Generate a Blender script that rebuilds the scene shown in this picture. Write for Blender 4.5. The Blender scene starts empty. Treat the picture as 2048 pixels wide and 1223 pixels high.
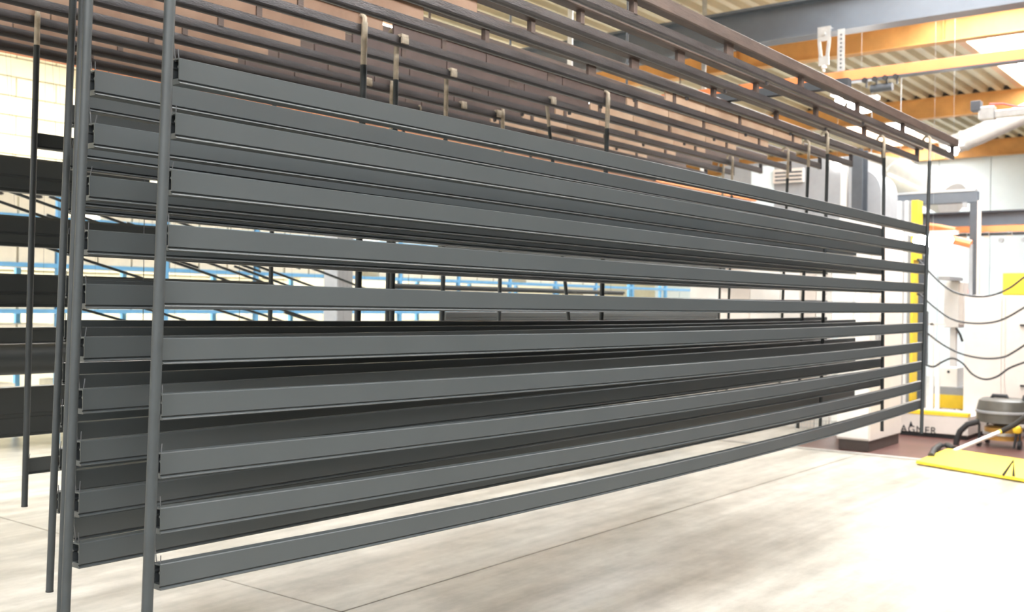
import bpy, bmesh, math, random
from mathutils import Vector, Matrix
random.seed(7)
S = bpy.context.scene
C = S.collection
PI = math.pi

# ------------------------------------------------------------------ camera
FPX = 2080.0
AZ = math.radians(37.8)          # heading of the bars (world X) right of the view axis
ROLL = math.radians(0.72)
PITCH = math.radians(-0.1)
EYE = Vector((0, 0, 1.6))
_f0 = Vector((math.cos(AZ), math.sin(AZ), 0))
_r0 = Vector((math.sin(AZ), -math.cos(AZ), 0))
_u0 = Vector((0, 0, 1))
FWD = (_f0*math.cos(PITCH) + _u0*math.sin(PITCH)).normalized()
_up = (_u0*math.cos(PITCH) - _f0*math.sin(PITCH)).normalized()
RGT = _r0*math.cos(ROLL) + _up*math.sin(ROLL)
UPV = _up*math.cos(ROLL) - _r0*math.sin(ROLL)
cam_d = bpy.data.cameras.new('camera')
cam = bpy.data.objects.new('camera', cam_d)
C.objects.link(cam)
M = Matrix((RGT, UPV, -FWD)).transposed().to_4x4()
M.translation = EYE
cam.matrix_world = M
cam_d.sensor_width = 36.0
cam_d.lens = 36.0*FPX/2048.0
cam_d.clip_start = 0.05
cam_d.clip_end = 200
cam_d.dof.use_dof = True
cam_d.dof.focus_distance = 3.1
cam_d.dof.aperture_fstop = 4.5
S.camera = cam

# ------------------------------------------------------------------ world, light, exposure
W = bpy.data.worlds.new('World')
S.world = W
W.use_nodes = True
bg = W.node_tree.nodes['Background']
bg.inputs[0].default_value = (0.93, 0.97, 1.0, 1)
bg.inputs[1].default_value = 1.5
S.view_settings.view_transform = 'Standard'
S.view_settings.look = 'None'
S.view_settings.gamma = 1.0
S.view_settings.exposure = 0.55
S.view_settings.use_curve_mapping = False
try:
    S.cycles.use_denoising = True
    S.cycles.max_bounces = 8
    S.cycles.diffuse_bounces = 4
    S.cycles.sample_clamp_indirect = 6.0
except Exception:
    pass
SKY_E = 12.0                       # radiance of the roof lights

def px(x, y, X=None, Y=None, Z=None):
    """world point on the sight line of a photo pixel at a chosen wall, rail or floor plane"""
    d = FWD*FPX + RGT*(x-1024.0) - UPV*(y-611.5)
    if X is not None: t = (X-EYE.x)/d.x
    elif Y is not None: t = (Y-EYE.y)/d.y
    else: t = (Z-EYE.z)/d.z
    return EYE + d*t

# ------------------------------------------------------------------ materials
MATS = {}
def mat(name, col, rough=0.5, metal=0.0, var=0.0, vscale=8.0, bump=0.0, bscale=60.0, emit=0.0, spec=0.5, stretch=None, col2=None, alpha=None, trans=0.0):
    if name in MATS: return MATS[name]
    m = bpy.data.materials.new(name); m.use_nodes = True
    nt = m.node_tree; b = nt.nodes['Principled BSDF']
    b.inputs['Base Color'].default_value = (*col, 1)
    b.inputs['Roughness'].default_value = rough
    b.inputs['Metallic'].default_value = metal
    b.inputs['Specular IOR Level'].default_value = spec
    if trans: b.inputs['Transmission Weight'].default_value = trans
    if emit:
        b.inputs['Emission Color'].default_value = (*col, 1)
        b.inputs['Emission Strength'].default_value = emit
    if var or bump:
        tc = nt.nodes.new('ShaderNodeTexCoord'); mp = nt.nodes.new('ShaderNodeMapping')
        nt.links.new(tc.outputs['Object'], mp.inputs[0])
        if stretch: mp.inputs['Scale'].default_value = stretch
    if var:
        n = nt.nodes.new('ShaderNodeTexNoise'); n.inputs['Scale'].default_value = vscale
        n.inputs['Detail'].default_value = 6; n.inputs['Roughness'].default_value = 0.6
        nt.links.new(mp.outputs[0], n.inputs['Vector'])
        r = nt.nodes.new('ShaderNodeValToRGB')
        c2 = col2 if col2 else tuple(min(1, c*(1+var)) for c in col)
        c1 = tuple(c*(1-var) for c in col) if not col2 else col
        r.color_ramp.elements[0].position = 0.32; r.color_ramp.elements[1].position = 0.68
        r.color_ramp.elements[0].color = (*c1, 1); r.color_ramp.elements[1].color = (*c2, 1)
        nt.links.new(n.outputs['Fac'], r.inputs[0]); nt.links.new(r.outputs[0], b.inputs['Base Color'])
    if bump:
        n2 = nt.nodes.new('ShaderNodeTexNoise'); n2.inputs['Scale'].default_value = bscale
        nt.links.new(mp.outputs[0], n2.inputs['Vector'])
        bp = nt.nodes.new('ShaderNodeBump'); bp.inputs['Strength'].default_value = bump; bp.inputs['Distance'].default_value = 0.01
        nt.links.new(n2.outputs['Fac'], bp.inputs['Height']); nt.links.new(bp.outputs[0], b.inputs['Normal'])
    MATS[name] = m
    return m

ANTH = mat('anthracite_powder_coat', (0.050, 0.0565, 0.059), 0.40, var=0.05, vscale=3)
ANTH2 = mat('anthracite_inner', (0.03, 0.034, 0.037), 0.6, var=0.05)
POLE = mat('coated_tube', (0.030, 0.035, 0.037), 0.5, var=0.12, vscale=14)
WIRE = mat('steel_wire', (0.12, 0.12, 0.125), 0.4, metal=0.6, var=0.1)
BARE = mat('bare_worn_steel', (0.50, 0.42, 0.32), 0.55, var=0.25, vscale=30)
RUST = mat('rusty_brown_steel', (0.085, 0.058, 0.048), 0.5, var=0.4, vscale=6, stretch=(0.6, 4, 4), bump=0.1, bscale=40)
RAILM = mat('dark_hanging_rail', (0.075, 0.068, 0.070), 0.32, metal=0.35, var=0.3, vscale=7, stretch=(0.6, 4, 4), bump=0.15, bscale=90)
SHEET = mat('rust_stained_sheet', (0.19, 0.105, 0.065), 0.65, var=0.35, vscale=2.5, col2=(0.32, 0.205, 0.14))
SHEETD = mat('shaded_brown_sheet', (0.075, 0.052, 0.047), 0.6, var=0.3, vscale=2.5, col2=(0.13, 0.088, 0.078))  # shade on the middle stretch of plates put into the colour
SHEETT = mat('lit_tan_sheet', (0.40, 0.25, 0.16), 0.6, var=0.3, vscale=2.0, col2=(0.58, 0.42, 0.30))  # brighter light on the far stretch of plates put into the colour
STEEL = mat('grey_painted_steel', (0.105, 0.122, 0.145), 0.45, var=0.08, vscale=3)
DARKST = mat('dark_painted_steel', (0.07, 0.08, 0.095), 0.45, var=0.1)
ORNG = mat('orange_paint', (0.85, 0.27, 0.10), 0.45, var=0.08, vscale=3)
OCHRE = mat('ochre_beam_paint', (0.62, 0.32, 0.10), 0.55, var=0.18, vscale=2.0)
DECK = mat('beige_roof_deck', (0.63, 0.56, 0.40), 0.5, var=0.1, vscale=1.2)
TAN = mat('tan_skylight_curb', (0.72, 0.47, 0.30), 0.6, var=0.08)
GALV = mat('galvanised_steel', (0.55, 0.57, 0.58), 0.35, metal=0.6, var=0.12, vscale=12)
DUCT = mat('white_duct', (0.60, 0.60, 0.57), 0.3, metal=0.2, var=0.05)
PANEL = mat('pale_wall_panel', (0.72, 0.82, 0.87), 0.5, var=0.04, vscale=1.5)
WHITE = mat('white_enamel', (0.82, 0.80, 0.77), 0.4, var=0.03)
PINKW = mat('warm_white_enamel', (0.70, 0.64, 0.59), 0.45, var=0.03)
GREYW = mat('light_grey_enamel', (0.30, 0.31, 0.325), 0.45, var=0.06)
YEL = mat('safety_yellow', (0.90, 0.62, 0.04), 0.45, var=0.06)
BLUE = mat('blue_rack_paint', (0.17, 0.46, 0.80), 0.45, var=0.08)
CART = mat('white_carton', (0.86, 0.82, 0.70), 0.7, var=0.05)
BLK = mat('black_rubber', (0.025, 0.026, 0.028), 0.5, var=0.1)
BLOCKM = mat('cream_block', (0.62, 0.57, 0.40), 0.75, var=0.08, vscale=2.5, bump=0.1)
MORT = mat('cream_mortar', (0.48, 0.43, 0.28), 0.85, var=0.06)
REDF = mat('red_brown_floor', (0.11, 0.05, 0.042), 0.4, var=0.35, vscale=1.5)
PLINTH = mat('dark_plinth', (0.06, 0.045, 0.04), 0.5, var=0.1)
VACM = mat('dark_vacuum_plastic', (0.085, 0.08, 0.07), 0.4, var=0.12)
AMBER = mat('amber_container', (0.50, 0.28, 0.07), 0.3, var=0.15)
REDB = mat('red_beacon', (0.8, 0.03, 0.03), 0.3, emit=0.8)
SKYL = mat('skylight_panel', (0.94, 0.98, 1.0), 0.5, emit=SKY_E)
LAMP = mat('lamp_diffuser', (1.0, 0.98, 0.94), 0.5, emit=28.0)
LAMPH = mat('lamp_housing', (0.7, 0.7, 0.7), 0.4, var=0.05)
INK = mat('black_print', (0.02, 0.025, 0.03), 0.6, var=0.02)
REDC = mat('red_cable', (0.75, 0.06, 0.05), 0.4, var=0.05)
PALEC = mat('pale_concrete', (0.6, 0.59, 0.57), 0.7, var=0.06)

def floor_material():
    m = bpy.data.materials.new('polished_concrete'); m.use_nodes = True
    nt = m.node_tree; b = nt.nodes['Principled BSDF']; N = nt.nodes.new; L = nt.links.new
    tc = N('ShaderNodeTexCoord'); mp = N('ShaderNodeMapping'); mp.inputs['Scale'].default_value = (0.35, 1.6, 1)
    L(tc.outputs['Object'], mp.inputs[0])
    n1 = N('ShaderNodeTexNoise'); n1.inputs['Scale'].default_value = 1.3; n1.inputs['Detail'].default_value = 8; n1.inputs['Roughness'].default_value = 0.62
    L(mp.outputs[0], n1.inputs['Vector'])
    mp2 = N('ShaderNodeMapping'); mp2.inputs['Scale'].default_value = (1, 1.6, 1); L(tc.outputs['Object'], mp2.inputs[0])
    n2 = N('ShaderNodeTexNoise'); n2.inputs['Scale'].default_value = 3.2; n2.inputs['Detail'].default_value = 9; n2.inputs['Roughness'].default_value = 0.7
    L(mp2.outputs[0], n2.inputs['Vector'])
    r1 = N('ShaderNodeValToRGB')
    e = r1.color_ramp.elements
    e[0].position = 0.30; e[0].color = (0.35, 0.322, 0.272, 1)
    e[1].position = 0.62; e[1].color = (0.53, 0.505, 0.452, 1)
    L(n1.outputs['Fac'], r1.inputs[0])
    r2 = N('ShaderNodeValToRGB'); e = r2.color_ramp.elements
    e[0].position = 0.35; e[0].color = (0.72, 0.71, 0.70, 1); e[1].position = 0.60; e[1].color = (1, 1, 1, 1)
    L(n2.outputs['Fac'], r2.inputs[0])
    mx = N('ShaderNodeMixRGB'); mx.blend_type = 'MULTIPLY'; mx.inputs[0].default_value = 1
    L(r1.outputs[0], mx.inputs[1]); L(r2.outputs[0], mx.inputs[2])
    mp3 = N('ShaderNodeMapping'); mp3.inputs['Scale'].default_value = (0.06, 5.0, 1); L(tc.outputs['Object'], mp3.inputs[0])
    n3 = N('ShaderNodeTexNoise'); n3.inputs['Scale'].default_value = 1.6; n3.inputs['Detail'].default_value = 5; L(mp3.outputs[0], n3.inputs['Vector'])
    r3 = N('ShaderNodeValToRGB'); e = r3.color_ramp.elements
    e[0].position = 0.35; e[0].color = (0.80, 0.79, 0.77, 1); e[1].position = 0.66; e[1].color = (1.06, 1.06, 1.06, 1)
    L(n3.outputs['Fac'], r3.inputs[0])
    mx3 = N('ShaderNodeMixRGB'); mx3.blend_type = 'MULTIPLY'; mx3.inputs[0].default_value = 1
    L(mx.outputs[0], mx3.inputs[1]); L(r3.outputs[0], mx3.inputs[2]); L(mx3.outputs[0], b.inputs['Base Color'])
    rr = N('ShaderNodeMapRange'); rr.inputs['To Min'].default_value = 0.20; rr.inputs['To Max'].default_value = 0.5
    L(n1.outputs['Fac'], rr.inputs['Value']); L(rr.outputs[0], b.inputs['Roughness'])
    b.inputs['Specular IOR Level'].default_value = 0.5
    return m
FLOORM = floor_material()

# ------------------------------------------------------------------ builders
class MB:
    def __init__(s): s.v = []; s.f = []
    def box(s, x0, x1, y0, y1, z0, z1):
        b = len(s.v)
        s.v += [(x0,y0,z0),(x1,y0,z0),(x1,y1,z0),(x0,y1,z0),(x0,y0,z1),(x1,y0,z1),(x1,y1,z1),(x0,y1,z1)]
        s.f += [tuple(b+i for i in q) for q in ((0,3,2,1),(4,5,6,7),(0,1,5,4),(1,2,6,5),(2,3,7,6),(3,0,4,7))]
        return s
    def cbox(s, c, sx, sy, sz): return s.box(c[0]-sx/2, c[0]+sx/2, c[1]-sy/2, c[1]+sy/2, c[2]-sz/2, c[2]+sz/2)
    def tube(s, pts, r, n=10, cap=True):
        pts = [Vector(p) for p in pts]; k = len(pts)
        rs = r if isinstance(r, (list, tuple)) else [r]*k
        b = len(s.v); prev = None
        for i, p in enumerate(pts):
            d = (pts[min(i+1, k-1)] - pts[max(i-1, 0)]).normalized()
            if prev is None:
                a = Vector((0, 0, 1)) if abs(d.z) < 0.9 else Vector((1, 0, 0))
                u = d.cross(a).normalized()
            else:
                u = (prev - d*prev.dot(d)).normalized()
            prev = u; w = d.cross(u)
            for j in range(n):
                t = 2*PI*j/n
                s.v.append(tuple(p + (u*math.cos(t) + w*math.sin(t))*rs[i]))
        for i in range(k-1):
            for j in range(n):
                a = b+i*n+j; c = b+i*n+(j+1) % n
                s.f.append((a, c, c+n, a+n))
        if cap:
            s.f.append(tuple(b+j for j in reversed(range(n)))); s.f.append(tuple(b+(k-1)*n+j for j in range(n)))
        return s
    def sweep(s, sec, pts, cap=True):
        """section (y,z) swept along points in X (z of each point shifts the section)"""
        b = len(s.v); n = len(sec)
        for p in pts:
            for (y, z) in sec: s.v.append((p[0], p[1]+y, p[2]+z))
        for i in range(len(pts)-1):
            for j in range(n):
                a = b+i*n+j; c = b+i*n+(j+1) % n
                s.f.append((a, c, c+n, a+n))
        if cap:
            s.f.append(tuple(b+j for j in reversed(range(n)))); s.f.append(tuple(b+(len(pts)-1)*n+j for j in range(n)))
        return s
    def prism(s, poly, axis, a0, a1):
        """polygon (u,v) extruded along axis 0/1/2"""
        b = len(s.v); n = len(poly)
        for a in (a0, a1):
            for (u, v) in poly:
                s.v.append({0: (a, u, v), 1: (u, a, v), 2: (u, v, a)}[axis])
        for j in range(n): s.f.append((b+j, b+(j+1) % n, b+n+(j+1) % n, b+n+j))
        s.f.append(tuple(b+j for j in reversed(range(n)))); s.f.append(tuple(b+n+j for j in range(n)))
        return s
    def lathe(s, prof, c, n=20, axis=2):
        b = len(s.v)
        for (r, h) in prof:
            for j in range(n):
                t = 2*PI*j/n; q = (r*math.cos(t), r*math.sin(t))
                p = {2: (q[0], q[1], h), 0: (h, q[0], q[1]), 1: (q[0], h, q[1])}[axis]
                s.v.append((c[0]+p[0], c[1]+p[1], c[2]+p[2]))
        for i in range(len(prof)-1):
            for j in range(n):
                a = b+i*n+j; d = b+i*n+(j+1) % n
                s.f.append((a, d, d+n, a+n))
        s.f.append(tuple(b+j for j in reversed(range(n)))); s.f.append(tuple(b+(len(prof)-1)*n+j for j in range(n)))
        return s
    def mesh(s, name, m, smooth=False, bevel=0.0):
        me = bpy.data.meshes.new(name); me.from_pydata(s.v, [], s.f); me.materials.append(m)
        bm = bmesh.new(); bm.from_mesh(me); bmesh.ops.recalc_face_normals(bm, faces=bm.faces)
        if bevel:
            bmesh.ops.bevel(bm, geom=[e for e in bm.edges], offset=bevel, segments=1, affect='EDGES', clamp_overlap=True)
        bm.to_mesh(me); bm.free()
        if smooth:
            for p in me.polygons: p.use_smooth = True
            try: me.set_sharp_from_angle(angle=math.radians(40))
            except Exception: pass
        return me
    def build(s, name, m, parent=None, smooth=False, bevel=0.0):
        return link(name, s.mesh(name, m, smooth, bevel), parent)

def link(name, me, parent=None, loc=None):
    o = bpy.data.objects.new(name, me); C.objects.link(o)
    if loc is not None: o.location = loc
    if parent is not None:
        o.parent = parent
        if loc is None: o.matrix_parent_inverse = Matrix.Translation(-Vector(parent.location))
    return o
def tag(o, label, cat, group=None, kind=None):
    if label: o['label'] = label
    if cat: o['category'] = cat
    if group: o['group'] = group
    if kind: o['kind'] = kind
    return o
def thing(name, label, cat, loc, group=None):
    o = bpy.data.objects.new(name, None); C.objects.link(o); o.location = loc
    o.empty_display_size = 0.1
    return tag(o, label, cat, group)
def struct(o, label=None):
    o['kind'] = 'structure'
    if label: o['label'] = label
    return o
ORD = ['topmost', 'second', 'third', 'fourth', 'fifth', 'sixth', 'seventh', 'eighth', 'ninth', 'lowest']
NTH = ['first', 'second', 'third', 'fourth', 'fifth', 'sixth', 'seventh', 'eighth', 'ninth', 'tenth', 'eleventh', 'twelfth']

# ================================================================== SETTING
XE = 11.45       # end of the concrete slab
XW = 26.0        # far wall
YW = 15.0        # left wall
ZD = 5.55        # roof deck
# floor: cast slabs with open joints between them
fl = struct(MB().box(-9, XE+16, -10, 16, -0.30, -0.02).build('floor', PALEC), 'pale polished concrete factory floor')
jx0 = px(420, 1150, Z=0); jx1 = px(560, 1223, Z=0)
JX = jx0.x                                     # joint that runs across (along Y)
JY = px(1264, 1046, Z=0).y                     # joint that runs along the bars
JY2 = px(60, 952, Z=0).y
g = 0.006
xs = [-9, JX, XE]; ys = [-7, JY, JY+5.2, 16]
for i in range(2):
    for j in range(3):
        sl = MB().box(xs[i]+g, xs[i+1]-g, ys[j]+g, ys[j+1]-g, -0.02, 0.0).build('floor_slab', FLOORM, fl)
struct(MB().box(XE+0.004, XW, -10, 5.0, -0.02, -0.004).build('floor_paint', REDF), 'red brown painted floor under the coating booth')
MB().box(XE+0.004, XW, 5.004, 16, -0.02, -0.002).build('floor_slab', FLOORM, fl)
struct(MB().box(-9, XW, -7.2, -7.0, -0.02, ZD+0.3).build('added_wall_right', mat('dark_blocking_wall', (0.05, 0.052, 0.055), 0.8, var=0.1)), 'added dark wall beside the aisle, unseen, cutting low light')  # unseen wall, added and kept dark to cut low light behind the front bars
MB().box(XE-0.10, XE+0.004, -10, 16, -0.02, 0.010).build('floor_edge_strip', mat('worn_edge', (0.34, 0.32, 0.29), 0.6, var=0.15), fl)

# far wall of upright panels
wf = struct(MB().box(XW+0.06, XW+0.2, -10, 16, -0.02, ZD+0.3).build('wall_far', PANEL), 'pale grey blue metal panel wall at the far end')
y = -9.0; k = 0
pm = None
while y < 15.5:
    w = 1.16
    if pm is None:
        pm = MB().box(0, 0.06, 0.008, w-0.008, 0.0, ZD-0.1).mesh('wall_panel', PANEL)
    link('wall_panel', pm, wf, (XW, y, 0))
    y += w
# left wall with cream blocks where they show
wl = struct(MB().box(-9, XW+0.2, YW+0.10, YW+0.3, -0.02, ZD+0.3).build('wall_left', MORT), 'cream painted block wall behind the storage rack')
bmesh_block = MB().box(0.006, 0.594, -0.03, 0.10, 0.006, 0.274).mesh('block', BLOCKM, bevel=0.006)
for r in range(13):
    for c in range(15):
        x = 3.6 + c*0.6 + (0.3 if r % 2 else 0)
        link('block', bmesh_block, wl, (x, YW, 2.0 + r*0.28))
pl = MB().box(-9, 3.6, YW, YW+0.10, 0, ZD).box(3.6, 12.9, YW, YW+0.1, 0, 2.0).box(12.9, XW, YW, YW+0.1, 0, ZD).build('wall_render', BLOCKM, wl)

# roof: trapezoid deck between ochre beams, with seen and added roof lights
ceil = struct(bpy.data.objects.new('ceiling', None)); C.objects.link(ceil); ceil['label'] = 'beige corrugated roof deck over the hall'
def deck(x0, x1, y0, y1):
    p = 0.26; m = MB(); sec = []
    yy = y0
    while yy < y1-1e-3:
        e = min(yy+p, y1)
        m.box(x0, x1, yy, min(yy+0.10, y1), ZD, ZD+0.02)            # low rib flat
        b = len(m.v)
        if yy+0.10 < y1:
            q0, q1, q2, q3 = yy+0.10, yy+0.13, min(yy+0.23, y1), min(e, y1)
            m.v += [(x0,q0,ZD),(x1,q0,ZD),(x1,q1,ZD+0.08),(x0,q1,ZD+0.08),(x0,q2,ZD+0.08),(x1,q2,ZD+0.08),(x1,q3,ZD),(x0,q3,ZD)]
            m.f += [(b,b+1,b+2,b+3),(b+3,b+2,b+5,b+4),(b+4,b+5,b+6,b+7)]
        yy = e
    return m.build('deck_sheet', DECK, ceil)
def skylight(x0, x1, y0, y1, n, lab):
    t = thing('skylight', lab, 'skylight', (x0, y0, ZD), 'roof lights')
    wdt = (x1-x0)/n
    for i in range(n):
        MB().box(x0+i*wdt+0.03, x0+(i+1)*wdt-0.03, y0+0.12, y1-0.12, ZD+0.30, ZD+0.34).build('pane', SKYL, t)
    MB().box(x0, x1, y0, y0+0.12, ZD, ZD+0.42).build('curb', TAN, t)
    MB().box(x0, x1, y1-0.12, y1, ZD, ZD+0.42).build('curb', TAN, t)
    MB().box(x0, x0+0.03, y0+.12, y1-.12, ZD, ZD+0.42).build('curb', TAN, t)
    MB().box(x1-0.03, x1, y0+.12, y1-.12, ZD, ZD+0.42).build('curb', TAN, t)
    return t
BEAMS = [-8.2, -2.5, 3.2, 8.9, 14.55, 20.2, 25.85]
YS = px(1905, 78, Z=ZD).y
bays = list(zip(BEAMS[:-1], BEAMS[1:]))
names = ['over the camera side of the hall', 'over the near ends of the bars', 'over the middle of the hanging bars', 'above the far ends of the bars', 'over the coating booth beside the ochre beam', 'over the far wall']
for i, (a, b) in enumerate(bays):
    if i < 5:
        if i > 2: skylight(a+0.2, b-0.2, YS-3.4, YS, 2, 'bright roof light ' + names[i])
        else: deck(a, b, YS-3.4, YS)
        skylight(a+0.2, b-0.2, 10.4, 13.6, 2, 'added bright roof light above the storage rack ' + names[i].replace('over', 'level with', 1).replace('above', 'level with', 1))  # strip added to brighten the rear wall and rack
        deck(a, b, YS, 10.4); deck(a, b, 13.6, 15.1)
        deck(a, b, YS-4.0, YS-3.4); deck(a, b, -7.0, YS-7.6)
        if i == 2:
            skylight(a+0.2, b-0.2, YS-6.2, YS-4.0, 2, 'added bright roof light along the aisle ' + names[i]); deck(a, b, YS-7.6, YS-6.2)  # narrower strip added out of view to light the bar fronts
        elif i < 2: skylight(a+0.2, b-0.2, YS-7.6, YS-4.0, 2, 'added bright roof light along the aisle ' + names[i])  # strip added out of view to light the bar fronts from above
        else: deck(a, b, YS-7.6, YS-4.0)
        MB().box(a, a+0.2, YS-7.6, YS-4.0, ZD, ZD+0.02).box(b-0.2, b, YS-7.6, YS-4.0, ZD, ZD+0.02).build('deck_sheet', DECK, ceil)
        for yy in ((YS-3.4, YS), (10.4, 13.6)):
            MB().box(a, a+0.2, yy[0], yy[1], ZD, ZD+0.02).box(b-0.2, b, yy[0], yy[1], ZD, ZD+0.02).build('deck_sheet', DECK, ceil)
    else:
        skylight(a+0.2, b-0.2, 7.0, 8.6, 2, 'added hidden roof light close to the far panel wall')  # hidden strip added to brighten the far wall
        deck(a, b, -7.0, 7.0); deck(a, b, 8.6, 15.1)
        MB().box(a, a+0.2, 7.0, 8.6, ZD, ZD+0.02).box(b-0.2, b, 7.0, 8.6, ZD, ZD+0.02).build('deck_sheet', DECK, ceil)
for i, bx in enumerate(BEAMS[2:]):
    MB().box(bx-0.012, bx+0.012, -7.0, 15.0, ZD-0.36, ZD).box(bx-0.09, bx+0.09, -7.0, 15.0, ZD-0.375, ZD-0.355).box(bx-0.09, bx+0.09, -7.0, 15.0, ZD-0.02, ZD-0.001).build('roof_beam', OCHRE, ceil)
    MB().box(bx-0.05, bx+0.05, -7.0, 15.0, ZD+0.021, ZD+0.40).build('rib_gap_filler', PLINTH, ceil)  # dark filler added so no bright sky shows through the rib gaps
    for yy in (1.0, 4.0, 7.0, 10.0, 13.0):
        MB().box(bx-0.085, bx-0.012, yy-0.006, yy+0.006, ZD-0.355, ZD-0.02).build('beam_stiffener', OCHRE, ceil)
MB().box(XW-0.05, XW+0.06, -4, 15, ZD-0.36, ZD).build('eaves_beam', OCHRE, ceil)

# ================================================================== LOAD CARRIERS
CX0, CX1 = -1.6, 8.30
CY = [2.20 + 0.257*k for k in range(11)]
ZR0, ZR1 = 1.6+1.130, 1.6+1.172      # hanging rail
ZB0, ZB1 = 1.6+1.232, 1.6+1.292      # upper beam
stub_me = MB().box(-0.014, 0.014, -0.012, 0.012, ZR1-0.002, ZB0+0.002).mesh('spacer_stub', RUST)
stubw_me = MB().box(-0.035, 0.035, -0.008, 0.008, ZR1-0.002, ZB0+0.002).mesh('spacer_plate', RUST)
nub_me = MB().prism([(-0.012, ZR0+0.002), (0.012, ZR0+0.002), (0.006, ZR0-0.016), (-0.006, ZR0-0.016)], 1, -0.006, 0.006).mesh('locating_nub', RAILM)
CAR = []
for k, cy in enumerate(CY):
    where = ('foremost load carrier' if k == 0 else 'load carrier beam, ' + NTH[k] + ' counted back from the front one' if k < 10 else 'rearmost load carrier beam beside the orange rail')
    t = thing('load_carrier', 'long rusty brown %s above the bars' % where, 'carrier', (CX0, cy, ZR0), 'load carriers side by side under the conveyor')
    MB().box(CX0, CX1, cy-0.03, cy+0.03, ZB0, ZB1).build('upper_beam', RUST, t, bevel=0.005)
    # rail: flat bar with a rounded lower lip
    sec = [(-0.012, 0.042), (-0.012, 0.012)]
    for q in range(7):
        a = PI + PI*q/6
        sec.append((0.016*math.cos(a), 0.010+0.014*math.sin(a)))
    sec += [(0.012, 0.012), (0.012, 0.042)]
    MB().sweep(sec, [(CX0, cy, ZR0+0.004), (CX1-0.06, cy, ZR0+0.004)]).build('hanging_rail', RAILM, t, smooth=True)
    MB().box(CX1-0.075, CX1-0.06, cy-0.014, cy+0.014, ZR0, ZB0+0.002).build('end_plate', RAILM, t)
    off = 0.0
    x = CX1 - 1.25
    n = 0
    while x > CX0:
        if n % 4 == 3: link('spacer_plate', stubw_me, t, (x-CX0, 0, -ZR0))
        else: link('spacer_stub', stub_me, t, (x-CX0, 0, -ZR0))
        x -= 0.86; n += 1
    for xn in (0.15, 1.55, 4.9, 6.3):
        link('locating_nub', nub_me, t, (xn + 0.06*(k % 3)-CX0, 0, -ZR0))
    CAR.append(t)

# web plates closing the gap between beam and rail along parts of the carriers
ZS = ZB1 + 0.4
se, xt1, xt2 = 3.20, 5.22, 7.22      # ends of the plated stretches
def webs(k, xa, xb, n, m_):
    w = (xb-xa)/n
    me = MB().box(0.004, w-0.004, -0.005, 0.005, ZR1-0.004, ZB0+0.004).mesh('web_plate', m_)
    for i in range(n): link('web_plate', me, CAR[k], (xa+i*w-CX0, 0, -ZR0))
for k in range(1, 11):
    webs(k, CX0, se + 0.02*(k % 3), 5, SHEET)
    if k >= 4: webs(k, se + 0.08, xt1, 3, SHEETD)
    if k >= 3: webs(k, xt1+0.01, xt2, 4, SHEETT)
# carriers hang from cross bars
for i, cxx in enumerate((0.9, 6.0)):
    t = thing('cross_bar', 'dark steel cross bar carrying the load carriers near their %s ends' % ('near', 'far')[i], 'cross bar', (cxx, 2.1, ZB1))
    MB().box(cxx-0.03, cxx+0.03, 2.18, 4.9, ZB1, ZB1+0.05).build('bar', DARKST, t)
    for yy in (3.7, 4.7):
        MB().tube([(cxx, yy, ZB1+0.05), (cxx, yy, ZD)], 0.008, 8).build('hanger_rod', DARKST, t)

# ================================================================== POLES (hook rods)
def pole(label, top, bot, r, bare=0.0, group='hooked hanging rods', grp=True, mat_=POLE):
    """rod from a hook over the rail at top down to bot"""
    top = Vector(top); bot = Vector(bot)
    t = thing('hanging_rod', label, 'hanging rod', tuple(bot), group)
    d = bot-top
    rr = r
    if bare > 0:
        q = top + d*(bare/d.length)
        MB().tube([top, q], rr*0.93, 10).build('bare_shank', BARE, t, smooth=True)
        sh = MB().tube([q, bot], rr, 12).build('shank', mat_, t, smooth=True)
    else:
        sh = MB().tube([top, bot], rr, 12).build('shank', mat_, t, smooth=True)
    MB().tube([bot+d.normalized()*-0.001, bot+d.normalized()*0.004], rr*1.06, 12).build('end_cap', BLK, sh, smooth=True)
    hm = BARE if bare > 0 else mat_
    h = [top, top+Vector((0, 0.0, 0.02)), top+Vector((0, 0.012, 0.034)), top+Vector((0, 0.034, 0.034)), top+Vector((0, 0.046, 0.02)), top+Vector((0, 0.046, -0.012))]
    MB().tube(h, rr*0.75, 8).build('hook', hm, t, smooth=True)
    return t
def pole_px(label, k, x0, y0, x1, y1, r, ext=True, bare=0.0, zb=1.6-0.86, dy=-0.026, **kw):
    """rod hooked on carrier k whose line passes through the two photo pixels"""
    Yp = CY[k] + dy
    a = px(x0, y0, Y=Yp); b = px(x1, y1, Y=Yp)
    sl = (b.x-a.x)/(b.z-a.z)
    zt = ZR1 + 0.01
    top = (a.x + sl*(zt-a.z), Yp, zt); bot = (a.x + sl*(zb-a.z), Yp, zb)
    return pole(label, top, bot, r, bare, **kw)
pole_px('dark coated rod at the near ends of the foremost bars', 0, 340, 0, 294, 1223, 0.0132, dy=-0.03)
pole_px('dark coated rod at the near ends of the second curtain of bars', 1, 177, 0, 131, 1223, 0.0112, dy=-0.03)
pole_px('thin dark rod at the near ends of the third curtain, half hidden', 2, 166, 0, 123, 1190, 0.011)
pole_px('dark rod at the near ends of the fourth curtain of bars', 3, 146, 0, 101, 1133, 0.0105)
pole_px('leftmost rod with a bare pale upper part', 8, 76, 0, 49, 1008, 0.0125, bare=0.13)
pole_px('dark rod at the far ends of the foremost bars', 0, 1860, 292, 1843, 858, 0.0125, bare=0.14)
pole_px('dark rod at the far ends of the second curtain of bars', 1, 1768, 305, 1764, 860, 0.0120, bare=0.12)
pole_px('dark rod at the far ends of the third curtain of bars', 2, 1655, 308, 1646, 640, 0.0115, bare=0.12)
pole_px('dark rod at the far ends of the fourth curtain of bars', 3, 1617, 318, 1604, 640, 0.0115, bare=0.16)
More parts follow.
